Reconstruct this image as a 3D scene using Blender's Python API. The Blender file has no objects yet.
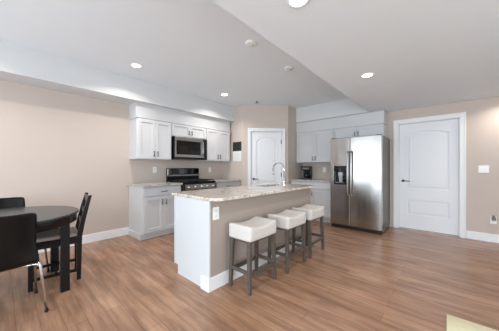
import bpy, bmesh, math, random
from mathutils import Vector, Matrix
R = math.radians
random.seed(7)
sc = bpy.context.scene
C = sc.collection

# ------------------------------------------------------------------ camera
cam_d = bpy.data.cameras.new('camera')
cam_d.sensor_fit = 'HORIZONTAL'; cam_d.sensor_width = 36.0
cam_d.lens = 221.8 / 499 * 36.0
cam_d.shift_y = 2.1 / 499
cam_d.clip_start = 0.05
cam = bpy.data.objects.new('camera', cam_d); C.objects.link(cam)
cam.location = (0, 0, 1.188)
cam.rotation_euler = (R(90), 0, R(41.72 - 90))
sc.camera = cam

# ------------------------------------------------------------------ light
sc.view_settings.view_transform = 'Standard'
sc.view_settings.look = 'None'
sc.view_settings.exposure = 0.25
sc.view_settings.gamma = 1.0
sc.view_settings.use_curve_mapping = False
w = bpy.data.worlds.new('world'); sc.world = w; w.use_nodes = True
bg = w.node_tree.nodes['Background']
bg.inputs['Color'].default_value = (0.80, 0.90, 1.0, 1); bg.inputs['Strength'].default_value = 1.2

def area(name, loc, rot, sx, sy, power, col):
    d = bpy.data.lights.new(name, 'AREA'); d.shape = 'RECTANGLE'; d.size = sx; d.size_y = sy
    d.energy = power; d.color = col
    o = bpy.data.objects.new(name, d); C.objects.link(o); o.location = loc; o.rotation_euler = rot
    return o
# sky light through the glass door (west wall) and window (south wall), then added fill
DAY = (0.77, 0.90, 1.0)
area('daylight_and_fill', (-2.72, 2.35, 1.12), (0, R(-90), 0), 2.1, 3.5, 108, DAY)
area('daylight_and_fill', (1.3, -2.72, 1.3), (R(90), 0, 0), 3.4, 1.7, 26, (0.84, 0.93, 1.0))
area('daylight_and_fill', (-2.72, -1.05, 1.25), (0, R(-90), 0), 1.8, 2.0, 135, DAY)  # fill light added to brighten the right wall and its door
CAN_W = 9.5; CAN_COL = (1.0, 0.95, 0.90)

# ------------------------------------------------------------------ materials
def s2l(c):
    r = []
    for v in c:
        v = v / 255.0
        r.append(v / 12.92 if v <= 0.04045 else ((v + 0.055) / 1.055) ** 2.4)
    return (*r, 1)

def mat(name, rgb, rough=0.5, metal=0.0, var=0.04, scale=8.0, bump=0.0, stretch=None, spec=0.5, aniso=0.0, coat=0.0):
    m = bpy.data.materials.new(name); m.use_nodes = True
    nt = m.node_tree; b = nt.nodes['Principled BSDF']
    b.inputs['Roughness'].default_value = rough; b.inputs['Metallic'].default_value = metal
    b.inputs['Specular IOR Level'].default_value = spec
    b.inputs['Anisotropic'].default_value = aniso
    b.inputs['Coat Weight'].default_value = coat
    tc = nt.nodes.new('ShaderNodeTexCoord'); mp = nt.nodes.new('ShaderNodeMapping')
    nt.links.new(tc.outputs['Object'], mp.inputs['Vector'])
    if stretch: mp.inputs['Scale'].default_value = stretch
    n = nt.nodes.new('ShaderNodeTexNoise'); n.inputs['Scale'].default_value = scale; n.inputs['Detail'].default_value = 4
    nt.links.new(mp.outputs['Vector'], n.inputs['Vector'])
    mx = nt.nodes.new('ShaderNodeMix'); mx.data_type = 'RGBA'
    a = s2l(rgb)
    mx.inputs[6].default_value = (*[v * (1 - var) for v in a[:3]], 1)
    mx.inputs[7].default_value = (*[min(1, v * (1 + var)) for v in a[:3]], 1)
    if aniso: b.inputs['Anisotropic Rotation'].default_value = 0.25
    nt.links.new(n.outputs['Fac'], mx.inputs[0]); nt.links.new(mx.outputs[2], b.inputs['Base Color'])
    if bump:
        bp = nt.nodes.new('ShaderNodeBump'); bp.inputs['Strength'].default_value = bump; bp.inputs['Distance'].default_value = 0.004
        nt.links.new(n.outputs['Fac'], bp.inputs['Height']); nt.links.new(bp.outputs['Normal'], b.inputs['Normal'])
    return m

def emit(name, rgb, st):
    m = bpy.data.materials.new(name); m.use_nodes = True
    b = m.node_tree.nodes['Principled BSDF']; b.inputs['Base Color'].default_value = s2l(rgb)
    b.inputs['Emission Color'].default_value = s2l(rgb); b.inputs['Emission Strength'].default_value = st
    return m

def floor_mat():
    m = bpy.data.materials.new('plank_floor'); m.use_nodes = True
    nt = m.node_tree; L = nt.links.new; N = nt.nodes.new
    b = nt.nodes['Principled BSDF']
    tc = N('ShaderNodeTexCoord'); sp = N('ShaderNodeSeparateXYZ'); cb = N('ShaderNodeCombineXYZ')
    L(tc.outputs['Object'], sp.inputs[0]); L(sp.outputs['Y'], cb.inputs['X']); L(sp.outputs['X'], cb.inputs['Y'])
    br = N('ShaderNodeTexBrick'); br.offset = 0.37; br.offset_frequency = 2
    br.inputs['Scale'].default_value = 1.0; br.inputs['Brick Width'].default_value = 1.25; br.inputs['Row Height'].default_value = 0.125
    br.inputs['Mortar Size'].default_value = 0.0016; br.inputs['Mortar Smooth'].default_value = 0.3; br.inputs['Bias'].default_value = 0.0
    br.inputs['Color1'].default_value = s2l((168, 132, 107)); br.inputs['Color2'].default_value = s2l((153, 118, 94))
    br.inputs['Mortar'].default_value = s2l((112, 84, 66))
    ad = N('ShaderNodeVectorMath'); ad.operation = 'ADD'; ad.inputs[1].default_value = (20.4, 20.05, 0)
    L(cb.outputs[0], ad.inputs[0]); L(ad.outputs[0], br.inputs['Vector'])
    mp = N('ShaderNodeMapping'); mp.inputs['Scale'].default_value = (24, 2.0, 1); L(tc.outputs['Object'], mp.inputs['Vector'])
    n1 = N('ShaderNodeTexNoise'); n1.inputs['Scale'].default_value = 1.0; n1.inputs['Detail'].default_value = 6; n1.inputs['Roughness'].default_value = 0.65
    n1.inputs['Distortion'].default_value = 0.25
    L(mp.outputs[0], n1.inputs['Vector'])
    rp = N('ShaderNodeValToRGB'); rp.color_ramp.elements[0].position = 0.30; rp.color_ramp.elements[0].color = (0.66, 0.61, 0.58, 1)
    rp.color_ramp.elements[1].position = 0.72; rp.color_ramp.elements[1].color = (1.30, 1.30, 1.30, 1)
    L(n1.outputs['Fac'], rp.inputs[0])
    mx = N('ShaderNodeMix'); mx.data_type = 'RGBA'; mx.blend_type = 'MULTIPLY'; mx.inputs[0].default_value = 0.85
    L(br.outputs['Color'], mx.inputs[6]); L(rp.outputs['Color'], mx.inputs[7])
    mp2 = N('ShaderNodeMapping'); mp2.inputs['Scale'].default_value = (11, 2.0, 1); L(tc.outputs['Object'], mp2.inputs['Vector'])
    n2 = N('ShaderNodeTexNoise'); n2.inputs['Scale'].default_value = 1.0; n2.inputs['Detail'].default_value = 3; L(mp2.outputs[0], n2.inputs['Vector'])
    rp2 = N('ShaderNodeValToRGB'); rp2.color_ramp.elements[0].position = 0.35; rp2.color_ramp.elements[0].color = (0.72, 0.69, 0.67, 1)
    rp2.color_ramp.elements[1].position = 0.68; rp2.color_ramp.elements[1].color = (1.24, 1.22, 1.2, 1)
    L(n2.outputs['Fac'], rp2.inputs[0])
    m2 = N('ShaderNodeMix'); m2.data_type = 'RGBA'; m2.blend_type = 'MULTIPLY'; m2.inputs[0].default_value = 0.8
    L(mx.outputs[2], m2.inputs[6]); L(rp2.outputs['Color'], m2.inputs[7])
    L(m2.outputs[2], b.inputs['Base Color'])
    b.inputs['Roughness'].default_value = 0.25; b.inputs['Specular IOR Level'].default_value = 0.5
    bp = N('ShaderNodeBump'); bp.inputs['Strength'].default_value = 0.12; bp.inputs['Distance'].default_value = 0.003
    L(n1.outputs['Fac'], bp.inputs['Height']); L(bp.outputs['Normal'], b.inputs['Normal'])
    return m

def granite_mat(name, base, grey, brown, gpos=0.5, rough=0.12):
    m = bpy.data.materials.new(name); m.use_nodes = True
    nt = m.node_tree; L = nt.links.new; N = nt.nodes.new
    b = nt.nodes['Principled BSDF']; b.inputs['Roughness'].default_value = rough
    tc = N('ShaderNodeTexCoord')
    n1 = N('ShaderNodeTexNoise'); n1.inputs['Scale'].default_value = 26; n1.inputs['Detail'].default_value = 5; n1.inputs['Roughness'].default_value = 0.7
    L(tc.outputs['Object'], n1.inputs['Vector'])
    rp = N('ShaderNodeValToRGB'); e = rp.color_ramp.elements
    e[0].position = 0.36; e[0].color = s2l(grey); e[1].position = gpos; e[1].color = s2l(base)
    L(n1.outputs['Fac'], rp.inputs[0])
    n2 = N('ShaderNodeTexNoise'); n2.inputs['Scale'].default_value = 11; n2.inputs['Detail'].default_value = 6; n2.inputs['Roughness'].default_value = 0.75
    L(tc.outputs['Object'], n2.inputs['Vector'])
    r2 = N('ShaderNodeValToRGB'); r2.color_ramp.elements[0].position = 0.56; r2.color_ramp.elements[0].color = (0, 0, 0, 1)
    r2.color_ramp.elements[1].position = 0.66; r2.color_ramp.elements[1].color = (1, 1, 1, 1)
    L(n2.outputs['Fac'], r2.inputs[0])
    mx = N('ShaderNodeMix'); mx.data_type = 'RGBA'; L(r2.outputs['Color'], mx.inputs[0]); L(rp.outputs['Color'], mx.inputs[6]); mx.inputs[7].default_value = s2l(brown)
    v = N('ShaderNodeTexVoronoi'); v.inputs['Scale'].default_value = 70; L(tc.outputs['Object'], v.inputs['Vector'])
    r3 = N('ShaderNodeValToRGB'); r3.color_ramp.elements[0].position = 0.10; r3.color_ramp.elements[0].color = (0.45, 0.43, 0.42, 1)
    r3.color_ramp.elements[1].position = 0.22; r3.color_ramp.elements[1].color = (1, 1, 1, 1)
    L(v.outputs['Distance'], r3.inputs[0])
    m3 = N('ShaderNodeMix'); m3.data_type = 'RGBA'; m3.blend_type = 'MULTIPLY'; m3.inputs[0].default_value = 0.7
    L(mx.outputs[2], m3.inputs[6]); L(r3.outputs['Color'], m3.inputs[7])
    L(m3.outputs[2], b.inputs['Base Color'])
    return m

M = dict(
    wall=mat('beige_paint', (200, 186, 176), 0.85, var=0.015, scale=3, spec=0.2),
    ceil=mat('ceiling_paint', (234, 238, 242), 0.9, var=0.012, scale=4, spec=0.15),
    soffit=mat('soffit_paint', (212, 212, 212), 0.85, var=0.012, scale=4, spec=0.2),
    trim=mat('white_trim_paint', (236, 236, 236), 0.45, var=0.01, spec=0.35),
    door=mat('white_door_paint', (232, 233, 235), 0.45, var=0.012, spec=0.35),
    cab=mat('white_cabinet_paint', (206, 206, 207), 0.42, var=0.012, spec=0.4),
    endw=mat('white_island_end_paint', (209, 211, 213), 0.45, var=0.01, spec=0.35),
    toe=mat('toe_kick_paint', (205, 206, 208), 0.5, var=0.02),
    island=mat('greige_island_paint', (169, 156, 146), 0.8, var=0.02, scale=4, spec=0.2),
    floor=floor_mat(),
    granite=granite_mat('cream_granite', (219, 211, 200), (150, 142, 134), (176, 146, 118)),
    granite2=granite_mat('grey_granite', (196, 192, 186), (138, 133, 128), (160, 145, 130)),
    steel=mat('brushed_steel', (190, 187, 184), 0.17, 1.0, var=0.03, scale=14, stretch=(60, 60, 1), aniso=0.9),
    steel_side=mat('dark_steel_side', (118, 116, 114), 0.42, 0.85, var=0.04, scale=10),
    steel2=mat('appliance_steel', (172, 169, 166), 0.28, 1.0, var=0.05, scale=14, stretch=(1, 1, 60)),
    chrome=mat('chrome', (225, 225, 225), 0.12, 1.0, var=0.02),
    nickel=mat('brushed_nickel', (104, 101, 98), 0.36, 1.0, var=0.05),
    black=mat('black_enamel', (9, 9, 10), 0.22, var=0.1, spec=0.3),
    blackm=mat('matte_black', (11, 11, 12), 0.55, var=0.15),
    glass=mat('black_glass', (10, 10, 11), 0.06, var=0.1, spec=0.6),
    window=mat('dark_oven_window', (9, 7, 6), 0.10, var=0.3, scale=20, spec=0.3),
    blkwood=mat('black_brown_wood', (12, 11, 12), 0.28, spec=0.32, var=0.35, scale=6, stretch=(1, 1, 8), bump=0.05),
    ply=mat('black_stained_plywood', (9, 8, 8), 0.36, spec=0.3, var=0.35, scale=10, stretch=(1, 8, 8), bump=0.04),
    tabletop=mat('black_brown_tabletop_sheen', (52, 55, 55), 0.26, var=0.25, scale=5, stretch=(2, 14, 1), bump=0.03),  # black-brown lifted to grey: glossy window reflection put into the base colour
    greywood=mat('weathered_grey_wood', (84, 75, 67), 0.6, var=0.3, scale=12, stretch=(4, 4, 0.6), bump=0.15),
    fabric=mat('oatmeal_linen', (208, 202, 196), 0.95, var=0.07, scale=160, bump=0.25, spec=0.1),
    cushion=mat('taupe_cushion_fabric', (172, 158, 150), 0.95, var=0.12, scale=60, bump=0.3, spec=0.1),
    plate=mat('white_plastic', (240, 240, 238), 0.4, var=0.01),
    slot=mat('outlet_slot', (70, 68, 66), 0.6, var=0.1),
    greyplas=mat('grey_plastic', (120, 112, 104), 0.4, var=0.1),
    paper=mat('white_paper', (232, 232, 230), 0.8, var=0.01),
    photo=mat('dark_calendar_picture', (36, 40, 38), 0.5, var=0.9, scale=22),
    rug=mat('pale_yellow_rug', (232, 226, 192), 0.95, var=0.14, scale=26, bump=0.4, spec=0.1),
    basin=mat('sink_steel', (120, 118, 114), 0.35, 1.0, var=0.05),
    wire=mat('grid_ink', (120, 120, 120), 0.8, var=0.05),
    lens=emit('lamp_lens', (255, 246, 235), 14.0),
    disp=emit('range_display', (40, 60, 66), 0.15),
    ice=mat('dispenser_chute', (176, 180, 186), 0.25, 0.2, var=0.1),
)

# ------------------------------------------------------------------ mesh helpers
class MB:
    def __init__(s): s.bm = bmesh.new()
    def _merge(s, b, mtx=None):
        if mtx is not None: bmesh.ops.transform(b, matrix=mtx, verts=b.verts)
        me = bpy.data.meshes.new('tmp'); b.to_mesh(me); b.free(); s.bm.from_mesh(me); bpy.data.meshes.remove(me)
        return s
    def box(s, x0, x1, y0, y1, z0, z1, bev=0.002, seg=1, mtx=None):
        b = bmesh.new(); bmesh.ops.create_cube(b, size=1)
        for v in b.verts:
            v.co = Vector(((x0 + x1) / 2 + v.co.x * (x1 - x0), (y0 + y1) / 2 + v.co.y * (y1 - y0), (z0 + z1) / 2 + v.co.z * (z1 - z0)))
        bev = min(bev, 0.45 * min(abs(x1 - x0), abs(y1 - y0), abs(z1 - z0)))
        if bev > 0: bmesh.ops.bevel(b, geom=b.edges[:], offset=bev, segments=seg, affect='EDGES', profile=0.5)
        return s._merge(b, mtx)
    def rbox(s, c, half, r, cuts=10, fn=None, mtx=None):
        b = bmesh.new(); bmesh.ops.create_cube(b, size=2)
        bmesh.ops.subdivide_edges(b, edges=b.edges[:], cuts=cuts, use_grid_fill=True)
        h = Vector(half)
        for v in b.verts:
            p = Vector((v.co.x * h.x, v.co.y * h.y, v.co.z * h.z))
            q = Vector([max(-(h[i] - r), min(h[i] - r, p[i])) for i in range(3)])
            d = p - q
            if d.length > 1e-9: p = q + d.normalized() * r
            if fn: p = fn(p)
            v.co = p + Vector(c)
        for f in b.faces: f.smooth = True
        return s._merge(b, mtx)
    def tube(s, pts, r, n=10, cap=True, mtx=None):
        b = bmesh.new(); pts = [Vector(p) for p in pts]; rings = []
        rs = r if isinstance(r, (list, tuple)) else [r] * len(pts)
        up = None
        for i, p in enumerate(pts):
            if i == 0: t = pts[1] - p
            elif i == len(pts) - 1: t = p - pts[i - 1]
            else: t = (pts[i + 1] - p).normalized() + (p - pts[i - 1]).normalized()
            t.normalize()
            if up is None:
                up = Vector((0, 0, 1)) if abs(t.z) < 0.9 else Vector((1, 0, 0))
            u = (up - t * up.dot(t)).normalized(); vv = t.cross(u); up = u
            rings.append([b.verts.new(p + (u * math.cos(2 * math.pi * k / n) + vv * math.sin(2 * math.pi * k / n)) * rs[i]) for k in range(n)])
        for i in range(len(rings) - 1):
            for k in range(n):
                f = b.faces.new((rings[i][k], rings[i][(k + 1) % n], rings[i + 1][(k + 1) % n], rings[i + 1][k])); f.smooth = True
        if cap: b.faces.new(rings[0][::-1]); b.faces.new(rings[-1])
        bmesh.ops.recalc_face_normals(b, faces=b.faces[:])
        return s._merge(b, mtx)
    def lathe(s, prof, n=32, c=(0, 0, 0), mtx=None, smooth=True):
        b = bmesh.new(); rings = []
        for r_, z in prof:
            if r_ < 1e-6: rings.append([b.verts.new((c[0], c[1], c[2] + z))])
            else: rings.append([b.verts.new((c[0] + r_ * math.cos(2 * math.pi * k / n), c[1] + r_ * math.sin(2 * math.pi * k / n), c[2] + z)) for k in range(n)])
        for a, d in zip(rings, rings[1:]):
            for k in range(n):
                k2 = (k + 1) % n
                if len(a) == 1 and len(d) == 1: continue
                if len(a) == 1: f = b.faces.new((a[0], d[k2], d[k]))
                elif len(d) == 1: f = b.faces.new((a[k], a[k2], d[0]))
                else: f = b.faces.new((a[k], a[k2], d[k2], d[k]))
                f.smooth = smooth
        bmesh.ops.recalc_face_normals(b, faces=b.faces[:])
        return s._merge(b, mtx)
    def bar(s, p, q, wx, wy, wx2=None, wy2=None, bev=0.003):
        # square bar from p (bottom) to q (top), section axis aligned in x,y
        b = bmesh.new(); wx2 = wx2 or wx; wy2 = wy2 or wy; vs = []
        for (c, a, d) in ((p, wx, wy), (q, wx2, wy2)):
            vs.append([b.verts.new((c[0] + i * a / 2, c[1] + j * d / 2, c[2])) for i, j in ((-1, -1), (1, -1), (1, 1), (-1, 1))])
        for k in range(4): b.faces.new((vs[0][k], vs[0][(k + 1) % 4], vs[1][(k + 1) % 4], vs[1][k]))
        b.faces.new(vs[0][::-1]); b.faces.new(vs[1])
        bmesh.ops.recalc_face_normals(b, faces=b.faces[:])
        if bev: bmesh.ops.bevel(b, geom=b.edges[:], offset=bev, segments=1, affect='EDGES')
        return s._merge(b)
    def prism(s, poly, z0, z1, bev=0.0, seg=2, mtx=None):
        b = bmesh.new(); lo = [b.verts.new((x, y, z0)) for x, y in poly]; hi = [b.verts.new((x, y, z1)) for x, y in poly]
        n = len(poly)
        for k in range(n): b.faces.new((lo[k], lo[(k + 1) % n], hi[(k + 1) % n], hi[k]))
        fb = b.faces.new(lo[::-1]); ft = b.faces.new(hi)
        bmesh.ops.recalc_face_normals(b, faces=b.faces[:])
        if bev: bmesh.ops.bevel(b, geom=list(set(ft.edges[:] + fb.edges[:])), offset=bev, segments=seg, affect='EDGES')
        return s._merge(b, mtx)
    def plate_holes(s, outer, holes, y0, y1, bev=0.0):
        # outline in (x,z), with holes, extruded from y0 to y1
        cu = bpy.data.curves.new('tmp', 'CURVE'); cu.dimensions = '2D'; cu.fill_mode = 'BOTH'
        th = abs(y1 - y0) / 2; cu.extrude = th - bev; cu.bevel_depth = bev; cu.bevel_resolution = 1; cu.offset = -bev
        for pl in [outer] + holes:
            sp = cu.splines.new('POLY'); sp.points.add(len(pl) - 1); sp.use_cyclic_u = True
            for k, (x, z) in enumerate(pl): sp.points[k].co = (x, z, 0, 1)
        o = bpy.data.objects.new('tmp', cu); C.objects.link(o)
        dg = bpy.context.evaluated_depsgraph_get(); me = bpy.data.meshes.new_from_object(o.evaluated_get(dg))
        b = bmesh.new(); b.from_mesh(me); bpy.data.objects.remove(o); bpy.data.curves.remove(cu); bpy.data.meshes.remove(me)
        for v in b.verts: v.co = Vector((v.co.x, (y0 + y1) / 2 - v.co.z, v.co.y))
        bmesh.ops.remove_doubles(b, verts=b.verts[:], dist=1e-5)
        bmesh.ops.recalc_face_normals(b, faces=b.faces[:])
        for f in b.faces: f.smooth = False
        return s._merge(b)

def part(name, mb, m, parent=None, label=None):
    me = bpy.data.meshes.new(name); mb.bm.to_mesh(me); mb.bm.free()
    me.materials.append(m)
    o = bpy.data.objects.new(name, me); C.objects.link(o)
    if parent is not None: o.parent = parent
    if label: o['label'] = label
    return o

def thing(name, label, cat, loc=(0, 0, 0), rz=0.0, group=None, kind=None):
    o = bpy.data.objects.new(name, None); C.objects.link(o); o.empty_display_size = 0.1
    o.location = loc; o.rotation_euler = (0, 0, rz)
    if label: o['label'] = label
    if cat: o['category'] = cat
    if group: o['group'] = group
    if kind: o['kind'] = kind
    return o

def solo(name, mb, m, label, cat, loc=(0, 0, 0), rz=0.0, group=None):
    o = part(name, mb, m); o.location = loc; o.rotation_euler = (0, 0, rz)
    o['label'] = label; o['category'] = cat
    if group: o['group'] = group
    return o

def struct(name, mb, m, loc=(0, 0, 0), rz=0.0, label=None):
    o = part(name, mb, m); o['kind'] = 'structure'; o.location = loc; o.rotation_euler = (0, 0, rz)
    if label: o['label'] = label
    return o

def dup(root, loc, rz, label):
    r = root.copy(); C.objects.link(r); r.location = loc; r.rotation_euler = (0, 0, rz); r['label'] = label
    for ch in list(root.children):
        c = ch.copy(); C.objects.link(c); c.parent = r
        for g in list(ch.children):
            d = g.copy(); C.objects.link(d); d.parent = c
    return r

# ------------------------------------------------------------------ key dimensions
YA, XB = 4.24, 5.22            # kitchen wall, right wall
XW, YS = -2.6, -2.6            # walls behind the camera
ZL, ZH = 2.312, 2.653          # low ceiling, raised kitchen ceiling
YE = 1.18                      # edge of the low ceiling
PA, PB = Vector((3.76, 3.56)), Vector((4.505, 2.80))
PLEN = (PB - PA).length
PRZ = math.atan2(PB.y - PA.y, PB.x - PA.x)
XC = 4.89                      # front of the wall cabinets on the right wall
YC = 3.91                      # front of the wall cabinets on the kitchen wall
T = 0.12

# ------------------------------------------------------------------ shell
struct('floor', MB().box(XW - T, XB + T, YS - T, YA + T, -0.1, 0, 0), M['floor'])
c = MB()
c.box(XW - T, XB + T, YS - T, YE, ZL, ZH + 0.1, 0)
c.box(XW - T, XB + T, YE, YA + T, ZH, ZH + 0.1, 0)
struct('ceiling', c, M['ceil'])
struct('wall_kitchen', MB().box(XW - T, XB + T, YA, YA + T, 0, ZH, 0), M['wall'])
struct('wall_right', MB().plate_holes([(YS - T, 0), (YA, 0), (YA, ZH), (YS - T, ZH)], [[(-0.165, 0.001), (0.727, 0.001), (0.727, 2.052), (-0.165, 2.052)]], -T / 2, T / 2),
       M['wall'], (XB + T / 2, 0, 0), R(90))
o = MB()   # west wall with glass door opening and an added window opening
o.box(XW - T, XW, YS - T, -2.05, 0, ZL, 0).box(XW - T, XW, -0.05, 0.6, 0, ZL, 0).box(XW - T, XW, -2.05, -0.05, 0, 0.35, 0).box(XW - T, XW, -2.05, -0.05, 2.15, ZL, 0).box(XW - T, XW, 4.1, YA, 0, ZH, 0).box(XW - T, XW, 0.6, 4.1, 2.17, ZH, 0).box(XW - T, XW, 0.6, 4.1, 0, 0.07, 0)
struct('wall_left', o, M['wall'])
o = MB()
o.box(XW, -0.4, YS - T, YS, 0, ZL, 0).box(3.0, XB, YS - T, YS, 0, ZL, 0).box(-0.4, 3.0, YS - T, YS, 2.15, ZL, 0).box(-0.4, 3.0, YS - T, YS, 0, 0.45, 0)
struct('wall_back', o, M['wall'])
o = MB()
for y0, y1 in ((0.6, 0.66), (2.30, 2.40), (4.04, 3.6)): o.box(XW - 0.08, XW - 0.02, y0, y1, 0.07, 2.17, 0.003)
o.box(XW - 0.08, XW - 0.02, 0.66, 4.04, 1.74, 1.84, 0.003)
o.box(XW - 0.08, XW - 0.02, 0.66, 4.04, 0.07, 0.13, 0.003).box(XW - 0.08, XW - 0.02, 0.66, 4.04, 2.11, 2.17, 0.003)
struct('window_1', o, M['trim'])
o = MB()
for y0, y1 in ((-2.05, -1.99), (-1.08, -1.02), (-0.11, -0.05)): o.box(XW - 0.08, XW - 0.02, y0, y1, 0.35, 2.15, 0.003)
o.box(XW - 0.08, XW - 0.02, -1.99, -0.11, 0.35, 0.41, 0.003).box(XW - 0.08, XW - 0.02, -1.99, -0.11, 2.09, 2.15, 0.003)
struct('added_fill_window', o, M['trim'])  # unseen window, added so more light reaches the right wall
o = MB()
for x0, x1 in ((-0.4, -0.34), (1.26, 1.34), (2.94, 3.0)): o.box(x0, x1, YS - 0.08, YS - 0.02, 0.45, 2.15, 0.003)
o.box(-0.34, 2.94, YS - 0.08, YS - 0.02, 0.45, 0.51, 0.003).box(-0.34, 2.94, YS - 0.08, YS - 0.02, 2.09, 2.15, 0.003)
struct('window_2', o, M['trim'])
# pantry enclosure: left return, angled wall with a door opening, right return
o = MB()
o.prism([(PA.x, YA), (PA.x, PA.y), (PA.x + 0.10, PA.y + 0.05), (PA.x + 0.10, YA)], 0, ZH)
o.prism([(PB.x, PB.y), (XB, PB.y), (XB, PB.y + 0.1), (PB.x + 0.05, PB.y + 0.1)], 0, ZH)
struct('wall_pantry', o, M['wall'])
struct('wall_diagonal', MB().plate_holes([(0, 0), (PLEN, 0), (PLEN, ZH), (0, ZH)], [[(0.178, 0.001), (0.93, 0.001), (0.93, 2.048), (0.178, 2.048)]], 0, 0.1),
       M['wall'], (PA.x, PA.y, 0), PRZ)
# soffits
struct('trim_1', MB().box(XW, PA.x, 3.84, YA, 2.305, ZH, 0), M['soffit'], label='white soffit along the top of the kitchen wall')
struct('trim_2', MB().box(XC - 0.012, XB, YE, PB.y, 2.305, ZH, 0), M['soffit'], label='white soffit above the cabinets by the refrigerator')
# fascia boards between cabinets and soffit
o = MB()
o.box(1.527, 3.70, YC + 0.03, YA, 2.045, 2.305, 0.001)
o.box(1.515, 3.70, YC - 0.02, YA, 2.037, 2.056, 0.004)
struct('trim_3', o, M['cab'], label='white fascia over the wall cabinets on the kitchen wall')
o = MB()
o.box(XC, XB, 0.905, PB.y, 2.043, 2.286, 0.001).box(XC - 0.01, XB, 0.898, PB.y, 2.294, 2.305, 0.002).box(XC + 0.03, XB, 0.93, PB.y, 2.03, 2.31, 0)
struct('trim_4', o, M['cab'], label='white fascia over the wall cabinets above the refrigerator')

def baseboard(name, segs):
    o = MB()
    for (x0, x1, y0, y1) in segs: o.box(x0, x1, y0, y1, 0, 0.118, 0.002).box(x0 + (0.004 if x1 - x0 < y1 - y0 else 0), x1, y0 + (0.004 if x1 - x0 > y1 - y0 else 0), y1, 0.118, 0.13, 0.003)
    return struct(name, o, M['trim'])
baseboard('baseboard_kitchen', [(XW, 1.515, YA - 0.016, YA)])
baseboard('baseboard_right', [(XB - 0.016, XB, YS, -0.24)])

# ------------------------------------------------------------------ panel doors
def arch_poly(x0, x1, z0, z1, rise, n=14):
    pts = [(x0, z0), (x1, z0), (x1, z1)]
    for k in range(1, n):
        t = k / n; x = x1 + (x0 - x1) * t
        pts.append((x, z1 + rise * (1 - (2 * t - 1) ** 2)))
    pts.append((x0, z1)); return pts
def inset(x0, x1, z0, z1, d): return x0 + d, x1 - d, z0 + d, z1 - d

def panel_door(name, loc, rz, wd, ht, cas, stile, p_low, p_up, rise, depth, handle_z, label):
    """leaf runs local x 0..wd, front at local y=depth (wall face is y=0)"""
    t = thing(name, None, None, loc, rz, kind='structure'); t['label'] = label
    f = MB()
    a, b = stile, wd - stile
    low = [(a, p_low[0]), (b, p_low[0]), (b, p_low[1]), (a, p_low[1])]
    up = arch_poly(a, b, p_up[0], p_up[1], rise)
    f.plate_holes([(0, 0.012), (wd, 0.012), (wd, ht), (0, ht)], [low, up], depth, depth + 0.022, 0.005)
    f.box(0, wd, depth + 0.020, depth + 0.045, 0.012, ht, 0)
    q = inset(a, b, *p_low, 0.035); f.plate_holes([(q[0], q[2]), (q[1], q[2]), (q[1], q[3]), (q[0], q[3])], [], depth + 0.003, depth + 0.022, 0.008)
    q = inset(a, b, *p_up, 0.035); f.plate_holes(arch_poly(*q, rise * 0.9), [], depth + 0.003, depth + 0.022, 0.008)
    leaf = part('door_leaf', f, M['door'], t)
    k = MB()
    o0, o1, oz = -0.012, wd + 0.012, ht + 0.012
    k.plate_holes([(o0 - cas, 0), (o0, 0), (o0, oz), (o1, oz), (o1, 0), (o1 + cas, 0), (o1 + cas, oz + cas), (o0 - cas, oz + cas)], [], -0.018, 0, 0.004)
    k.plate_holes([(o0 - cas, 0), (o0 - cas + 0.022, 0), (o0 - cas + 0.022, oz + cas - 0.022), (o1 + cas - 0.022, oz + cas - 0.022), (o1 + cas - 0.022, 0), (o1 + cas, 0), (o1 + cas, oz + cas), (o0 - cas, oz + cas)], [], -0.026, -0.017, 0.003)
    part('door_casing', k, M['trim'], t)
    j = MB()
    j.box(o0, 0 - 0.002, 0, 0.10, 0, oz, 0).box(wd + 0.002, o1, 0, 0.10, 0, oz, 0).box(o0, o1, 0, 0.10, ht + 0.002, oz, 0)
    part('door_jamb', j, M['trim'], t)
    hd = MB()
    hx = 0.062
    hd.lathe([(0, 0), (0.026, 0), (0.026, 0.006), (0.011, 0.012), (0.011, 0.04), (0, 0.04)], 20, mtx=Matrix.Translation((hx, depth, handle_z)) @ Matrix.Rotation(R(90), 4, 'X'))
    hd.tube([(hx, depth - 0.036, handle_z), (hx + 0.03, depth - 0.042, handle_z), (hx + 0.115, depth - 0.040, handle_z - 0.004)], [0.010, 0.009, 0.007], 10)
    part('handle', hd, M['nickel'], t, 'brushed metal lever handle')
    for hz in ((0.22, 1.02, 1.80) if name == 'door_1' else ()):
        part('hinge', MB().tube([(wd + 0.001, depth - 0.004, hz - 0.05), (wd + 0.001, depth - 0.004, hz + 0.05)], 0.007, 8).box(wd - 0.016, wd + 0.008, depth - 0.003, depth + 0.001, hz - 0.05, hz + 0.05, 0), M['nickel'], t)
    return t

# pantry door (local x along the angled wall), right-wall door
d1 = panel_door('door_1', (PA.x + math.cos(PRZ) * 0.193, PA.y + math.sin(PRZ) * 0.193, 0), PRZ, 0.722, 2.032, 0.066, 0.128, (0.24, 0.70), (0.83, 1.81), 0.095, 0.035, 0.92, 'white arched panel pantry door behind the island')
d2 = panel_door('door_2', (XB, 0.711, 0), R(-90), 0.86, 2.035, 0.076, 0.125, (0.29, 0.565), (0.785, 1.82), 0.055, 0.045, 0.93, 'white arched panel door right of the refrigerator')

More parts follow.
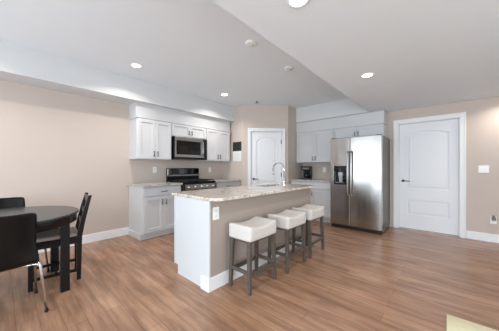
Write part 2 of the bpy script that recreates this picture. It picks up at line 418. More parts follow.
# ------------------------------------------------------------------ cabinets
def shaker(x0, x1, z0, z1, y, rail=0.058):
    o = MB()
    o.plate_holes([(x0, z0), (x1, z0), (x1, z1), (x0, z1)], [[(x0 + rail, z0 + rail), (x1 - rail, z0 + rail), (x1 - rail, z1 - rail), (x0 + rail, z1 - rail)]], y, y + 0.02, 0.0015)
    o.box(x0 + rail - 0.005, x1 - rail + 0.005, y + 0.0145, y + 0.0195, z0 + rail - 0.005, z1 - rail + 0.005, 0)
    return o
def pull_v(x, z0, z1, y):
    return MB().tube([(x, y, z0 + 0.012), (x, y - 0.026, z0 + 0.012)], 0.0055, 8).tube([(x, y, z1 - 0.012), (x, y - 0.026, z1 - 0.012)], 0.0055, 8).tube([(x, y - 0.026, z0), (x, y - 0.026, z1)], 0.0065, 8)
def pull_h(x0, x1, z, y):
    return MB().tube([(x0 + 0.012, y, z), (x0 + 0.012, y - 0.026, z)], 0.0055, 8).tube([(x1 - 0.012, y, z), (x1 - 0.012, y - 0.026, z)], 0.0055, 8).tube([(x0, y - 0.026, z), (x1, y - 0.026, z)], 0.0065, 8)

def wall_cabinet(label, loc, rz, wd, dp, z0, z1, sill=0.012, rail=0.058, pull=0.10, group=None):
    """two-door cabinet; local x 0..wd, front y=0 (doors stand proud), back y=dp, z relative to floor"""
    t = thing('wall_cabinet', label, 'cabinet', (loc[0], loc[1], z0), rz, group)
    h = z1 - z0
    part('body', MB().box(0, wd, 0, dp, 0, h, 0.001), M['cab'], t)
    m = wd / 2
    for s in (0, 1):
        a, b = (0.012, m - 0.0015) if s == 0 else (m + 0.0015, wd - 0.012)
        dr = part('cabinet_door', shaker(a, b, sill, h - 0.004, -0.021, rail), M['cab'], t)
        hx = m - 0.034 if s == 0 else m + 0.034
        part('handle', pull_v(hx, sill + 0.035, sill + 0.035 + pull, -0.021), M['nickel'], dr, 'dark brushed metal bar pull')
    return t
WG = 'white wall cabinets'
wall_cabinet('white two-door wall cabinet left of the microwave', (1.527, YC, 0), 0, 0.628, YA - YC, 1.335, 2.035)
wall_cabinet('short white two-door cabinet above the microwave', (2.156, YC, 0), 0, 0.795, YA - YC, 1.792, 2.035, rail=0.045, pull=0.085)
wall_cabinet('white two-door wall cabinet right of the microwave beside the calendar wall', (2.952, YC, 0), 0, 0.71, YA - YC, 1.335, 2.035)
wall_cabinet('white two-door wall cabinet above the coffee maker', (XC, PB.y - 0.004, 0), R(-90), 0.950, XB - XC, 1.31, 2.03)
wall_cabinet('short white two-door cabinet above the refrigerator', (XC, 1.882, 0), R(-90), 0.977, XB - XC, 1.795, 2.03, rail=0.045, pull=0.085)

def base_cabinet(label, loc, rz, wd, dp, top=0.874, toe_left=False):
    t = thing('base_cabinet', label, 'cabinet', loc, rz)
    part('body', MB().box(0, wd, 0, dp, 0.10, top, 0.001).box(0, wd, 0.085, dp, 0, 0.10, 0), M['cab'], t)
    part('toe_kick', MB().box(-0.004, wd, 0.07, 0.085, 0, 0.095, 0.001).box(-0.012, -0.001, 0.07, dp - 0.02, 0, 0.095, 0.001) if toe_left else MB().box(0, wd, 0.07, 0.085, 0, 0.095, 0.001), M['toe'], t)
    dr = part('drawer', MB().plate_holes([(0.012, 0.715), (wd - 0.012, 0.715), (wd - 0.012, top - 0.02), (0.012, top - 0.02)], [], -0.021, 0, 0.003), M['cab'], t)
    part('handle', pull_h(wd / 2 - 0.06, wd / 2 + 0.06, 0.785, -0.021), M['nickel'], dr, 'dark brushed metal bar pull')
    m = wd / 2
    for s in (0, 1):
        a, b = (0.012, m - 0.0015) if s == 0 else (m + 0.0015, wd - 0.012)
        d = part('cabinet_door', shaker(a, b, 0.125, 0.70, -0.021), M['cab'], t)
        hx = m - 0.034 if s == 0 else m + 0.034
        part('handle', pull_v(hx, 0.56, 0.665, -0.021), M['nickel'], d, 'dark brushed metal bar pull')
    return t
base_cabinet('white base cabinet with drawer and two doors left of the range', (1.52, 3.66, 0), 0, 0.69, YA - 3.66 - 0.002, toe_left=True)
base_cabinet('white base cabinet right of the range against the calendar wall', (2.982, 3.66, 0), 0, 0.775, YA - 3.66 - 0.002)
base_cabinet('white base cabinet with drawer between pantry and refrigerator', (4.64, PB.y - 0.004, 0), R(-90), 1.03, XB - 4.64)
def worktop(poly, label, m, z0=0.875, z1=0.908):
    return solo('countertop', MB().prism(poly, z0, z1, 0.004), m, label, 'countertop')
def rect(x0, x1, y0, y1): return [(x0, y0), (x1, y0), (x1, y1), (x0, y1)]
worktop(rect(1.49, 2.212, 3.605, YA - 0.001), 'grey speckled granite countertop left of the range', M['granite2'])
worktop(rect(2.978, 3.757, 3.605, YA - 0.001), 'grey speckled granite countertop right of the range', M['granite2'])
worktop(rect(4.595, XB - 0.001, 1.80, PB.y - 0.002), 'grey granite countertop under the coffee maker', M['granite2'])

# ------------------------------------------------------------------ range
t = thing('range', 'black and stainless gas range between two base cabinets', 'stove', (2.216, 3.60, 0))
W_ = 0.758
part('body', MB().box(0, W_, 0.02, 0.63, 0.03, 0.885, 0.003), M['black'], t)
part('cooktop', MB().box(-0.001, W_ + 0.001, -0.01, 0.60, 0.885, 0.915, 0.006, 2), M['black'], t)
p = part('control_panel', MB().box(0.002, W_ - 0.002, -0.035, 0.02, 0.775, 0.872, 0.006, 2), M['steel2'], t, 'stainless control strip')
for k in range(5):
    kn = MB().lathe([(0, 0), (0.024, 0), (0.024, 0.006), (0.019, 0.012), (0.017, 0.034), (0, 0.034)], 18, mtx=Matrix.Translation((0.095 + k * 0.142, -0.035, 0.824)) @ Matrix.Rotation(R(90), 4, 'X'))
    part('knob', kn, M['chrome'], p)
for x0 in (0.001, W_ - 0.031): part('end_cap', MB().box(x0, x0 + 0.030, -0.037, 0.02, 0.772, 0.876, 0.004), M['black'], p, 'black end cap')
dd = part('oven_door', MB().box(0.004, W_ - 0.004, -0.03, 0.02, 0.22, 0.768, 0.005, 2), M['steel2'], t)
part('oven_window', MB().box(0.10, W_ - 0.10, -0.033, -0.028, 0.36, 0.64, 0.002), M['window'], dd)
part('handle', MB().tube([(0.06, -0.03, 0.735), (0.06, -0.075, 0.735)], 0.009).tube([(W_ - 0.06, -0.03, 0.735), (W_ - 0.06, -0.075, 0.735)], 0.009).tube([(0.03, -0.075, 0.735), (W_ - 0.03, -0.075, 0.735)], 0.012), M['steel2'], dd)
part('drawer', MB().box(0.004, W_ - 0.004, -0.028, 0.02, 0.06, 0.21, 0.005, 2), M['steel2'], t)
bgd = part('backguard', MB().box(0, W_, 0.585, 0.63, 0.90, 1.175, 0.006, 2), M['black'], t)
part('backguard_panel', MB().box(0.004, W_ - 0.004, 0.572, 0.586, 1.012, 1.045, 0.004).box(0.004, 0.045, 0.572, 0.586, 1.012, 1.165, 0.004), M['steel2'], bgd, 'stainless frame of the backguard')
part('control_display', MB().box(0.06, W_ - 0.01, 0.570, 0.586, 1.052, 1.165, 0.002), M['glass'], bgd)
for i in range(3):
    g = MB(); x0, x1 = 0.025 + i * 0.24, 0.025 + i * 0.24 + 0.228
    for x in (x0, (x0 + x1) / 2, x1): g.box(x - 0.006, x + 0.006, 0.03, 0.55, 0.93, 0.945, 0.002)
    for y in (0.035, 0.165, 0.29, 0.415, 0.545): g.box(x0, x1, y - 0.006, y + 0.006, 0.93, 0.945, 0.002)
    for x in (x0, x1):
        for y in (0.035, 0.545): g.box(x - 0.007, x + 0.007, y - 0.007, y + 0.007, 0.914, 0.932, 0.001)
    part('grate', g, M['blackm'], t)
for bx, by in ((0.14, 0.16), (0.14, 0.42), (0.38, 0.29), (0.62, 0.16), (0.62, 0.42)):
    part('burner', MB().lathe([(0, 0.914), (0.05, 0.914), (0.05, 0.918), (0.034, 0.92), (0.034, 0.927), (0, 0.927)], 20, c=(bx, by, 0)), M['blackm'], t)

# ------------------------------------------------------------------ microwave
t = thing('microwave', 'stainless over-the-range microwave with dark window', 'microwave', (2.186, 3.84, 1.348))
MW, MH = 0.758, 0.438
part('body', MB().box(0, MW, 0.03, YA - 3.84 - 0.002, 0, MH, 0.003), M['black'], t)
dr = part('microwave_door', MB().plate_holes([(0.012, 0.045), (0.655, 0.045), (0.655, MH - 0.002), (0.012, MH - 0.002)], [[(0.038, 0.095), (0.596, 0.095), (0.596, 0.365), (0.038, 0.365)]], 0.0, 0.03, 0.003), M['steel2'], t)
part('window', MB().box(0.03, 0.605, 0.004, 0.03, 0.09, 0.37, 0), M['window'], dr, 'dark see-through window')
part('handle', MB().tube([(0.622, 0, 0.085), (0.622, -0.035, 0.095), (0.622, -0.045, 0.15), (0.622, -0.047, 0.23), (0.622, -0.045, 0.31), (0.622, -0.035, 0.365), (0.622, 0, 0.375)], 0.011, 10), M['steel2'], dr)
cp = part('control_panel', MB().box(0.658, MW, 0.0, 0.03, 0.035, MH - 0.002, 0.003), M['glass'], t, 'black glass control panel')
for r_ in range(4):
    for q in range(3): part('button', MB().box(0.668 + q * 0.028, 0.688 + q * 0.028, -0.002, 0.001, 0.08 + r_ * 0.045, 0.105 + r_ * 0.045, 0.001), M['blackm'], cp)
part('vent_grille', MB().box(0.0, MW, 0.004, 0.03, 0.0, 0.042, 0.002), M['blackm'], t)

# ------------------------------------------------------------------ refrigerator
FY0, FY1 = 0.855, 1.765
t = thing('refrigerator', 'stainless side-by-side refrigerator with ice and water dispenser', 'refrigerator', (4.44, FY1, 0), R(-90))
FW = FY1 - FY0; SP = 0.378
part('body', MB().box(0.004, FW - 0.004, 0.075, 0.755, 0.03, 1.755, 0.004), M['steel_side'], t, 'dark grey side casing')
part('base_grille', MB().box(0.01, FW - 0.01, 0.03, 0.10, 0.0, 0.062, 0.004), M['blackm'], t)
def bowed(x0, x1, z0, z1, holes=(), bow=0.010):
    o = MB(); o.plate_holes([(x0, z0), (x1, z0), (x1, z1), (x0, z1)], list(holes), 0.0, 0.07, 0.008)
    return o
dz = [(0.075, 0.865), (0.305, 0.865), (0.305, 1.215), (0.075, 1.215)]
fd = part('freezer_door', bowed(0, SP - 0.003, 0.07, 1.765, [dz]), M['steel'], t)
rd = part('refrigerator_door', bowed(SP + 0.003, FW, 0.07, 1.765), M['steel'], t)
for nm, par, x in (('handle', fd, SP - 0.030), ('handle', rd, SP + 0.030)):
    part(nm, MB().tube([(x, 0, 0.66), (x, -0.045, 0.67), (x, -0.055, 0.72), (x, -0.058, 1.08), (x, -0.055, 1.44), (x, -0.045, 1.49), (x, 0, 1.50)], 0.014, 12), M['steel2'], par)
ds = part('dispenser', MB().plate_holes([(0.068, 0.858), (0.312, 0.858), (0.312, 1.222), (0.068, 1.222)], [[(0.095, 0.885), (0.285, 0.885), (0.285, 1.105), (0.095, 1.105)]], -0.004, 0.02, 0.003).box(0.085, 0.295, 0.055, 0.066, 0.86, 1.21, 0).box(0.08, 0.30, 0.0, 0.06, 1.10, 1.215, 0).box(0.08, 0.30, 0.0, 0.06, 0.866, 0.888, 0), M['glass'], fd, 'black dispenser recess')
part('chute', MB().box(0.15, 0.23, 0.012, 0.05, 1.03, 1.10, 0.004).bar((0.19, 0.045, 0.90), (0.19, 0.025, 1.04), 0.06, 0.008, 0.08, 0.008), M['ice'], ds)
part('drip_tray', MB().box(0.105, 0.275, 0.002, 0.05, 0.888, 0.894, 0.001), M['ice'], ds)
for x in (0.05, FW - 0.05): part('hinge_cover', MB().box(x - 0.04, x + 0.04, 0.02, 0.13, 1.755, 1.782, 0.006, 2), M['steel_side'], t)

# ------------------------------------------------------------------ island
IX0, IX1, IY0, IY1 = 1.337, 3.43, 1.70, 2.335
t = thing('kitchen_island', 'white and greige kitchen island with baseboard, beside three stools', 'kitchen island', (IX0, IY0, 0))
LX, LY = IX1 - IX0, IY1 - IY0
part('back_panel', MB().box(0.0, LX, 0.0, 0.11, 0, 0.864, 0.001), M['island'], t, 'greige painted seating side')
part('cabinet_body', MB().box(0.004, 1.31, 0.11, LY, 0.10, 0.864, 0.001).box(1.996, LX, 0.11, LY, 0.10, 0.864, 0.001).box(1.31, 1.996, 0.11, 0.33, 0.10, 0.864, 0).box(1.31, 1.996, 0.615, LY, 0.10, 0.864, 0).box(1.31, 1.996, 0.33, 0.615, 0.10, 0.62, 0).box(0.004, LX, 0.11, LY - 0.075, 0, 0.10, 0), M['cab'], t)
part('end_panel', MB().box(-0.012, 0.004, 0.11, LY + 0.002, 0.10, 0.864, 0.001).box(-0.012, 0.004, 0.11, LY - 0.075, 0, 0.101, 0), M['endw'], t)
part('corner_post', MB().box(-0.018, 0.004, -0.006, 0.105, 0, 0.864, 0.003), M['endw'], t, 'white corner board')
part('baseboard', MB().box(-0.018, LX, -0.016, 0.0, 0, 0.118, 0.002).box(-0.018, LX, -0.012, 0.0, 0.118, 0.13, 0.003).box(-0.030, -0.016, -0.016, 0.112, 0, 0.13, 0.003), M['trim'], t)
for k in range(4):
    wd = (LX - 0.03) / 4; a = 0.015 + k * wd
    d = part('cabinet_door', MB().box(a + 0.004, a + wd - 0.004, LY, LY + 0.02, 0.125, 0.70, 0.002).box(a + 0.06, a + wd - 0.06, LY + 0.018, LY + 0.023, 0.19, 0.64, 0.002), M['cab'], t)
    part('handle', MB().tube([(a + wd - 0.04, LY + 0.045, 0.56), (a + wd - 0.04, LY + 0.045, 0.66)], 0.006).tube([(a + wd - 0.04, LY + 0.02, 0.572), (a + wd - 0.04, LY + 0.045, 0.572)], 0.005).tube([(a + wd - 0.04, LY + 0.02, 0.648), (a + wd - 0.04, LY + 0.045, 0.648)], 0.005), M['nickel'], d)
    part('drawer', MB().box(a + 0.004, a + wd - 0.004, LY, LY + 0.02, 0.715, 0.855, 0.003), M['cab'], t)
# granite top with rounded corners and sink cut-out
def rrect(x0, x1, y0, y1, r, n=8):
    pts = []
    q = r if isinstance(r, tuple) else (r, r, r, r)
    for cx_, cy_, a0, r in ((x1 - q[0], y0 + q[0], -90, q[0]), (x1 - q[1], y1 - q[1], 0, q[1]), (x0 + q[2], y1 - q[2], 90, q[2]), (x0 + q[3], y0 + q[3], 180, q[3])):
        for k in range(n + 1):
            a = R(a0 + 90 * k / n); pts.append((cx_ + r * math.cos(a), cy_ + r * math.sin(a)))
    return pts
SX0, SX1, SY0, SY1 = 2.68, 3.30, 2.06, 2.29
ct = MB(); ct.plate_holes(rrect(1.322, 3.455, 1.605, 2.425, (0.13, 0.04, 0.04, 0.115)), [rrect(SX0, SX1, SY0, SY1, 0.06)], -0.016, 0.016, 0.005)
o = solo('countertop', ct, M['granite'], 'cream speckled granite countertop on the island', 'countertop', (0, 0, 0.881))
bmx = bmesh.new(); bmx.from_mesh(o.data)
for v in bmx.verts: v.co = Vector((v.co.x, v.co.z, -v.co.y))
bmx.normal_update(); bmesh.ops.recalc_face_normals(bmx, faces=bmx.faces[:]); bmx.to_mesh(o.data); bmx.free()
sk = MB()
b_ = bmesh.new()
def ring(z, ins, r): return [b_.verts.new((x, y, z)) for x, y in rrect(SX0 - 0.004 + ins, SX1 + 0.004 - ins, SY0 - 0.004 + ins, SY1 + 0.004 - ins, r)]
rs = [ring(0.863, -0.012, 0.08), ring(0.863, 0, 0.07), ring(0.70, 0.012, 0.06), ring(0.685, 0.04, 0.04)]
for a, d in zip(rs, rs[1:]):
    for k in range(len(a)): b_.faces.new((a[k], a[(k + 1) % len(a)], d[(k + 1) % len(a)], d[k]))
b_.faces.new(rs[-1])
sk._merge(b_)
t = thing('sink', 'stainless undermount sink set into the island top', 'sink', (0, 0, 0))
part('basin', sk, M['basin'], t)
part('drain', MB().lathe([(0, 0.688), (0.04, 0.688), (0.042, 0.692), (0.03, 0.690), (0, 0.690)], 20, c=((SX0 + SX1) / 2, (SY0 + SY1) / 2, 0)), M['chrome'], t)
t = thing('faucet', 'chrome gooseneck faucet on the island beside the sink', 'faucet', (3.12, 2.015, 0.8975))
part('base', MB().lathe([(0, 0), (0.028, 0), (0.028, 0.006), (0.020, 0.012), (0.018, 0.10), (0.013, 0.115), (0, 0.115)], 20), M['chrome'], t)
pts = [(0, 0, 0.10), (0, 0, 0.258)]
for k in range(1, 12):
    a = R(180 - 15 * k); pts.append((0, 0.112 + 0.112 * math.cos(a), 0.258 + 0.112 * math.sin(a)))
pts.append((0, 0.224, 0.25))
part('spout', MB().tube(pts, 0.0115, 12), M['chrome'], t)
part('spray_head', MB().tube([(0, 0.224, 0.258), (0, 0.225, 0.20), (0, 0.226, 0.17)], [0.013, 0.016, 0.017], 12), M['chrome'], t)
part('lever', MB().tube([(0.015, 0, 0.07), (0.035, 0, 0.078), (0.045, 0.01, 0.15)], [0.010, 0.008, 0.005], 10), M['chrome'], t)

# ------------------------------------------------------------------ stools
def make_stool():
    t = thing('bar_stool', 'x', 'stool', (0, 0, 0), 0, 'saddle-seat stools along the island')
    hx, hy = 0.187, 0.113
    def saddle(p):
        u = p.x / 0.215
        k = (p.z + 0.065) / 0.13
        return Vector((p.x, p.y, p.z + k * (0.030 * u * u * (1.15 - 0.15 * u * u) - 0.008) ))
    part('seat', MB().rbox((0, 0, 0.552), (0.217, 0.150, 0.065), 0.024, 14, saddle), M['fabric'], t)
    part('seat_frame', MB().box(-0.195, 0.195, -0.125, 0.125, 0.470, 0.492, 0.002), M['greywood'], t)
    for sx in (-1, 1):
        for sy in (-1, 1):
            part('leg', MB().bar((sx * (hx + 0.015), sy * (hy + 0.015), 0), (sx * hx, sy * hy, 0.490), 0.032, 0.032, 0.040, 0.040), M['greywood'], t)
    for sy in (-1, 1):
        part('stretcher', MB().box(-hx - 0.005, hx + 0.005, sy * (hy + 0.009) - 0.011, sy * (hy + 0.009) + 0.011, 0.150, 0.185, 0.003), M['greywood'], t)
    for sx in (-1, 1):
        part('stretcher', MB().box(sx * (hx + 0.009) - 0.011, sx * (hx + 0.009) + 0.011, -hy - 0.005, hy + 0.005, 0.175, 0.210, 0.003), M['greywood'], t)
    return t
st = make_stool()
spots = [((1.742, 1.500), 'cream upholstered stool nearest the camera, at the near end of the island'),
         ((2.345, 1.470), 'cream upholstered stool in the middle of the three at the island'),
         ((2.912, 1.475), 'cream upholstered stool nearest the refrigerator, farthest of the three')]
for i, ((x, y), lb) in enumerate(spots):
    if i == 0: st.location = (x, y, 0); st['label'] = lb
    else: dup(st, (x, y, 0), 0, lb)

# ------------------------------------------------------------------ dining set
TX, TY = 0.0, 3.07
t = thing('dining_table', 'round black-brown dining table with square legs', 'table', (TX, TY, 0))
part('tabletop', MB().lathe([(0, 0.716), (0.562, 0.716), (0.570, 0.722), (0.570, 0.734), (0.564, 0.74), (0, 0.74)], 72, smooth=False), M['tabletop'], t)
part('apron', MB().lathe([(0.535, 0.716), (0.535, 0.652), (0.548, 0.640), (0.556, 0.645), (0.556, 0.716)], 72), M['blkwood'], t)
for sx in (-1, 1):
    for sy in (-1, 1):
        part('leg', MB().box(sx * 0.412 - 0.035, sx * 0.412 + 0.035, sy * 0.305 - 0.035, sy * 0.305 + 0.035, 0, 0.716, 0.003), M['blkwood'], t)

def make_shell_chair():
    t = thing('shell_chair', 'x', 'chair', (0, 0, 0), 0, 'bent plywood chairs at the table')
    prof = [(0.225, 0.418), (0.218, 0.436), (0.195, 0.446), (0.12, 0.447), (0.02, 0.438), (-0.08, 0.424), (-0.145, 0.413), (-0.19, 0.412), (-0.216, 0.436), (-0.227, 0.495), (-0.236, 0.55), (-0.248, 0.63), (-0.262, 0.72), (-0.276, 0.80), (-0.282, 0.835)]
    P = [Vector((0, y, z)) for y, z in prof]
    # resample finely
    Q = []
    for a, d in zip(P, P[1:]):
        for k in range(4): Q.append(a.lerp(d, k / 4))
    Q.append(P[-1])
    L = [0]
    for a, d in zip(Q, Q[1:]): L.append(L[-1] + (d - a).length)
    tot = L[-1]; b = bmesh.new(); nU = 18; grid = []
    for q, l in zip(Q, L):
        s = min(l, tot - l); rr = 0.035
        cut = rr - math.sqrt(max(0, rr * rr - (rr - s) ** 2)) if s < rr else 0
        bz = max(0, min(1, (q.z - 0.44) / 0.15)); hw = 0.205 - 0.016 * bz - cut
        row = []
        for k in range(nU + 1):
            u = -1 + 2 * k / nU
            row.append(b.verts.new((u * hw, q.y + 0.055 * bz * u * u, q.z + 0.006 * (1 - bz) * u * u)))
        grid.append(row)
    for i in range(len(grid) - 1):
        for k in range(nU):
            f = b.faces.new((grid[i][k], grid[i][k + 1], grid[i + 1][k + 1], grid[i + 1][k])); f.smooth = True
    bmesh.ops.recalc_face_normals(b, faces=b.faces[:])
    bmesh.ops.solidify(b, geom=b.faces[:], thickness=0.012)
    for f in b.faces: f.smooth = True
    mb = MB(); mb._merge(b); part('shell', mb, M['ply'], t, 'one-piece black plywood seat and back')
    for sx in (-1, 1):
        part('leg', MB().tube([(sx * 0.10, -0.135, 0.400), (sx * 0.19, -0.160, 0.402), (sx * 0.207, -0.168, 0.398), (sx * 0.214, -0.171, 0.380), (sx * 0.248, -0.200, 0.015)], 0.0105, 12), M['chrome'], t)
        part('leg', MB().tube([(sx * 0.10, 0.165, 0.424), (sx * 0.19, 0.175, 0.424), (sx * 0.207, 0.178, 0.415), (sx * 0.213, 0.182, 0.39), (sx * 0.228, 0.245, 0.015)], 0.0105, 12), M['chrome'], t)
        part('foot_cap', MB().lathe([(0, 0), (0.013, 0), (0.013, 0.02), (0, 0.02)], 12, c=(sx * 0.248, -0.200, 0)), M['blackm'], t)
        part('foot_cap', MB().lathe([(0, 0), (0.013, 0), (0.013, 0.02), (0, 0.02)], 12, c=(sx * 0.228, 0.245, 0)), M['blackm'], t)
    part('seat_support', MB().tube([(-0.10, -0.135, 0.400), (0.10, -0.135, 0.400)], 0.0105).tube([(-0.10, 0.165, 0.424), (0.10, 0.165, 0.424)], 0.0105).tube([(0.0, -0.135, 0.400), (0.0, 0.165, 0.424)], 0.0105), M['chrome'], t)
    return t
sh = make_shell_chair(); sh.location = (0.0, 2.665, 0); sh.rotation_euler = (0, 0, R(1))
sh['label'] = 'black bent plywood chair with chrome legs in front of the table'
dup(sh, (0.075, 3.575, 0), R(196), 'black bent plywood chair behind the table by the beige wall')

# slat-back wooden chair (local: faces +y)
t = thing('dining_chair', 'black wooden slat-back chair at the right side of the table', 'chair', (0.395, 3.135, 0), R(83))
hw = 0.172
part('seat', MB().box(-0.19, 0.19, -0.195, 0.21, 0.432, 0.452, 0.006, 2), M['blkwood'], t)
part('seat_rail', MB().box(-hw, hw, 0.175, 0.195, 0.385, 0.432, 0.002).box(-hw, hw, -0.195, -0.175, 0.385, 0.432, 0.002).box(-hw - 0.012, -hw + 0.010, -0.18, 0.18, 0.385, 0.432, 0.002).box(hw - 0.010, hw + 0.012, -0.18, 0.18, 0.385, 0.432, 0.002), M['blkwood'], t)
for sx in (-1, 1):
    part('leg', MB().bar((sx * hw, 0.185, 0), (sx * hw, 0.185, 0.432), 0.034, 0.036), M['blkwood'], t)
    o = MB(); b = bmesh.new(); rows = []
    for (yc, z, dy) in ((-0.183, 0, 0.034), (-0.186, 0.25, 0.042), (-0.188, 0.45, 0.046), (-0.215, 0.60, 0.042), (-0.248, 0.75, 0.038), (-0.282, 0.885, 0.030)):
        rows.append([b.verts.new((sx * hw + i * 0.016, yc + j * dy / 2, z)) for i, j in ((-1, -1), (1, -1), (1, 1), (-1, 1))])
    for a, d in zip(rows, rows[1:]):
        for k in range(4): b.faces.new((a[k], a[(k + 1) % 4], d[(k + 1) % 4], d[k]))
    b.faces.new(rows[0][::-1]); b.faces.new(rows[-1]); bmesh.ops.recalc_face_normals(b, faces=b.faces[:])
    o._merge(b); part('leg', o, M['blkwood'], t, 'rear leg running up into the back post')
    part('stretcher', MB().box(sx * hw - 0.009, sx * hw + 0.009, -0.175, 0.175, 0.085, 0.115, 0.002), M['blkwood'], t)
part('stretcher', MB().box(-hw, hw, -0.01, 0.01, 0.09, 0.112, 0.002), M['blkwood'], t)
for (z0, z1, y) in ((0.80, 0.872, -0.268), (0.685, 0.735, -0.238), (0.57, 0.62, -0.212)):
    part('slat', MB().box(-hw + 0.012, hw - 0.012, y - 0.008, y + 0.008, z0, z1, 0.003, mtx=None), M['blkwood'], t)
cu = MB().rbox((0, 0, 0.020), (0.183, 0.190, 0.020), 0.016, 12, lambda p: Vector((p.x, p.y, p.z + (0.006 * (1 - (p.x / 0.183) ** 2) * (1 - (p.y / 0.19) ** 2) if p.z > 0 else 0))))
solo('seat_cushion', cu, M['cushion'], 'taupe seat cushion on the wooden slat-back chair', 'cushion', (0.385, 3.135, 0.454), R(83))

# ------------------------------------------------------------------ small things
t = thing('coffee_maker', 'black drip coffee maker on the counter beside the pantry', 'coffee maker', (5.06, 2.60, 0.908), R(-80))
part('base', MB().box(-0.10, 0.10, -0.13, 0.11, 0, 0.035, 0.008, 2), M['black'], t)
part('reservoir', MB().box(-0.10, 0.10, 0.02, 0.11, 0.03, 0.27, 0.008, 2), M['black'], t)
part('brew_head', MB().box(-0.102, 0.102, -0.12, 0.11, 0.215, 0.315, 0.012, 2), M['black'], t)
part('filter_basket', MB().lathe([(0, 0.165), (0.045, 0.165), (0.065, 0.215), (0, 0.215)], 20, c=(0, -0.045, 0)), M['blackm'], t)
cr = part('carafe', MB().lathe([(0, 0.037), (0.060, 0.037), (0.070, 0.06), (0.070, 0.10), (0.050, 0.145), (0.052, 0.16), (0, 0.16)], 24, c=(0, -0.048, 0)), M['glass'], t, 'dark glass carafe')
part('handle', MB().tube([(0, -0.095, 0.15), (0, -0.145, 0.145), (0, -0.15, 0.09), (0, -0.115, 0.07)], 0.008, 10), M['blackm'], cr)
part('switch_panel', MB().box(-0.07, 0.07, -0.124, -0.119, 0.245, 0.275, 0.002), M['greyplas'], t)

def duplex(label, loc, rz, wd=0.074, ht=0.118):
    t = thing('wall_outlet', label, 'outlet', loc, rz)
    part('cover_plate', MB().box(-wd / 2, wd / 2, -0.006, 0, -ht / 2, ht / 2, 0.003, 2), M['plate'], t)
    for s in (-1, 1):
        r_ = part('receptacle', MB().box(-0.017, 0.017, -0.008, -0.005, s * 0.026 - 0.014, s * 0.026 + 0.014, 0.002), M['plate'], t)
        part('slot', MB().box(-0.008, -0.005, -0.009, -0.007, s * 0.026 - 0.005, s * 0.026 + 0.006, 0).box(0.005, 0.008, -0.009, -0.007, s * 0.026 - 0.005, s * 0.026 + 0.006, 0), M['slot'], r_)
    return t
duplex('white outlet on the wall above the countertop left of the range', (1.99, YA, 1.145), 0)
duplex('white outlet on the wall right of the range backguard', (3.33, YA, 1.135), 0)
duplex('white outlet on the wall between coffee maker and refrigerator', (XB, 2.225, 1.135), R(-90))
duplex('white outlet on the seating side of the island', (1.408, IY0, 0.738), 0, 0.078, 0.125)
duplex('white outlet near the floor with a grey plug in it', (XB, -0.548, 0.352), R(-90))
pl = solo('plug_adapter', MB().box(-0.020, 0.026, -0.052, -0.010, -0.002, 0.052, 0.006, 2).tube([(0.0, -0.03, 0.05), (0.0, -0.03, 0.078)], [0.018, 0.012], 12), M['greyplas'], 'grey plug-in device in the outlet near the floor', 'plug', (XB, -0.548, 0.352), R(-90))
t = thing('light_switch', 'white double light switch on the wall right of the door', 'light switch', (XB, -0.44, 1.162), R(-90))
part('cover_plate', MB().box(-0.060, 0.060, -0.006, 0, -0.060, 0.060, 0.003, 2), M['plate'], t)
for s in (-1, 1):
    part('rocker', MB().box(s * 0.024 - 0.017, s * 0.024 + 0.017, -0.010, -0.005, -0.034, 0.034, 0.002), M['plate'], t)

t = thing('wall_calendar', 'wall calendar with dark picture over a white page, left of the pantry door', 'calendar', (PA.x, 3.748, 1.345), R(-90))
part('page', MB().box(-0.140, 0.140, -0.005, -0.001, 0.0, 0.235, 0), M['paper'], t)
part('picture', MB().box(-0.142, 0.142, -0.006, -0.001, 0.235, 0.455, 0), M['photo'], t, 'dark picture page')
g = MB()
for k in range(8): g.box(-0.125 + k * 0.0357 - 0.0006, -0.125 + k * 0.0357 + 0.0006, -0.0056, -0.0048, 0.02, 0.18, 0)
for k in range(6): g.box(-0.125, 0.125, -0.0056, -0.0048, 0.02 + k * 0.032 - 0.0006, 0.02 + k * 0.032 + 0.0006, 0)
part('date_grid', g, M['wire'], t)

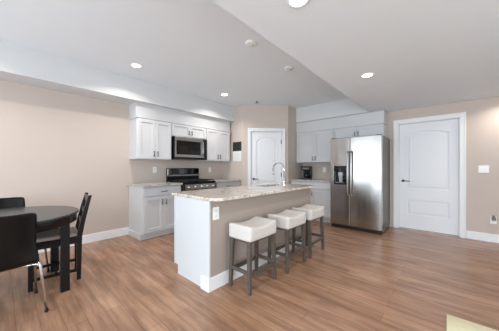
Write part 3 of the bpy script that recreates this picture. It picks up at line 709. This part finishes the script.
# recessed ceiling lights
def make_can(loc):
    t = thing('ceiling_light', 'x', 'ceiling light', loc, 0, 'recessed ceiling lights')
    part('trim_ring', MB().lathe([(0.056, -0.001), (0.056, -0.005), (0.074, -0.005), (0.079, 0.0)], 36), M['trim'], t)
    part('lens', MB().lathe([(0, -0.003), (0.058, -0.003)], 36), M['lens'], t)
    return t
cans = [((1.295, 3.330, ZH), 'round recessed light on the raised ceiling above the near end of the kitchen wall'),
        ((2.983, 3.334, ZH), 'round recessed light on the raised ceiling nearest the calendar wall'),
        ((2.966, 0.725, ZL), 'round recessed light on the low ceiling in front of the refrigerator'),
        ((1.325, 0.745, ZL), 'round recessed light on the low ceiling at the top edge of the photo'),
        ((4.90, -0.74, ZL), 'recessed light on the low ceiling beyond the right edge of the photo'),
        ((-0.39, 3.330, ZH), 'recessed light on the raised ceiling beyond the left edge of the photo')]
can0 = make_can(cans[0][0]); can0['label'] = cans[0][1]
for loc, lb in cans[1:]: dup(can0, loc, 0, lb)
for loc, lb in cans:
    d = bpy.data.lights.new('lamp', 'AREA'); d.energy = CAN_W * (1.0 if loc[2] > 2.5 else 0.55 if loc[0] < 4.5 else 0.55); d.color = CAN_COL
    d.shape = 'DISK'; d.size = 0.11; d.spread = R(140)
    o = bpy.data.objects.new('lamp', d); C.objects.link(o); o.location = (loc[0], loc[1], loc[2] - 0.02)
# blank covers over the island
for x, y, lb in ((1.961, 1.722, 'round white blank cover on the ceiling over the near half of the island'), (2.821, 1.742, 'round white blank cover on the ceiling over the far half of the island')):
    t = thing('ceiling_cover', lb, 'ceiling cover', (x, y, ZH), 0, 'blank covers over the island')
    part('plate', MB().lathe([(0, -0.016), (0.058, -0.016), (0.068, -0.010), (0.068, 0)], 32), M['plate'], t)
    for s in (-1, 1): part('screw', MB().lathe([(0, -0.019), (0.006, -0.019), (0.006, -0.015)], 10, c=(s * 0.035, 0, 0)), M['nickel'], t)
t = thing('sprinkler_head', 'small dark ceiling sprinkler in front of the pantry wall', 'sprinkler', (3.75, 3.125, ZH))
part('escutcheon', MB().lathe([(0, -0.008), (0.03, -0.008), (0.04, 0)], 24), M['plate'], t)
part('nozzle', MB().lathe([(0, -0.008), (0.016, -0.008), (0.016, -0.03), (0.034, -0.034), (0.034, -0.038), (0, -0.038)], 16), M['greyplas'], t)

# rug corner at the lower right
rg = MB().rbox((0, 0, 0.006), (0.75, 0.55, 0.006), 0.004, 6)
solo('area_rug', rg, M['rug'], 'pale yellow rug corner on the floor at the lower right', 'rug', (2.392 - 0.75, 0.004 - 0.55, 0))
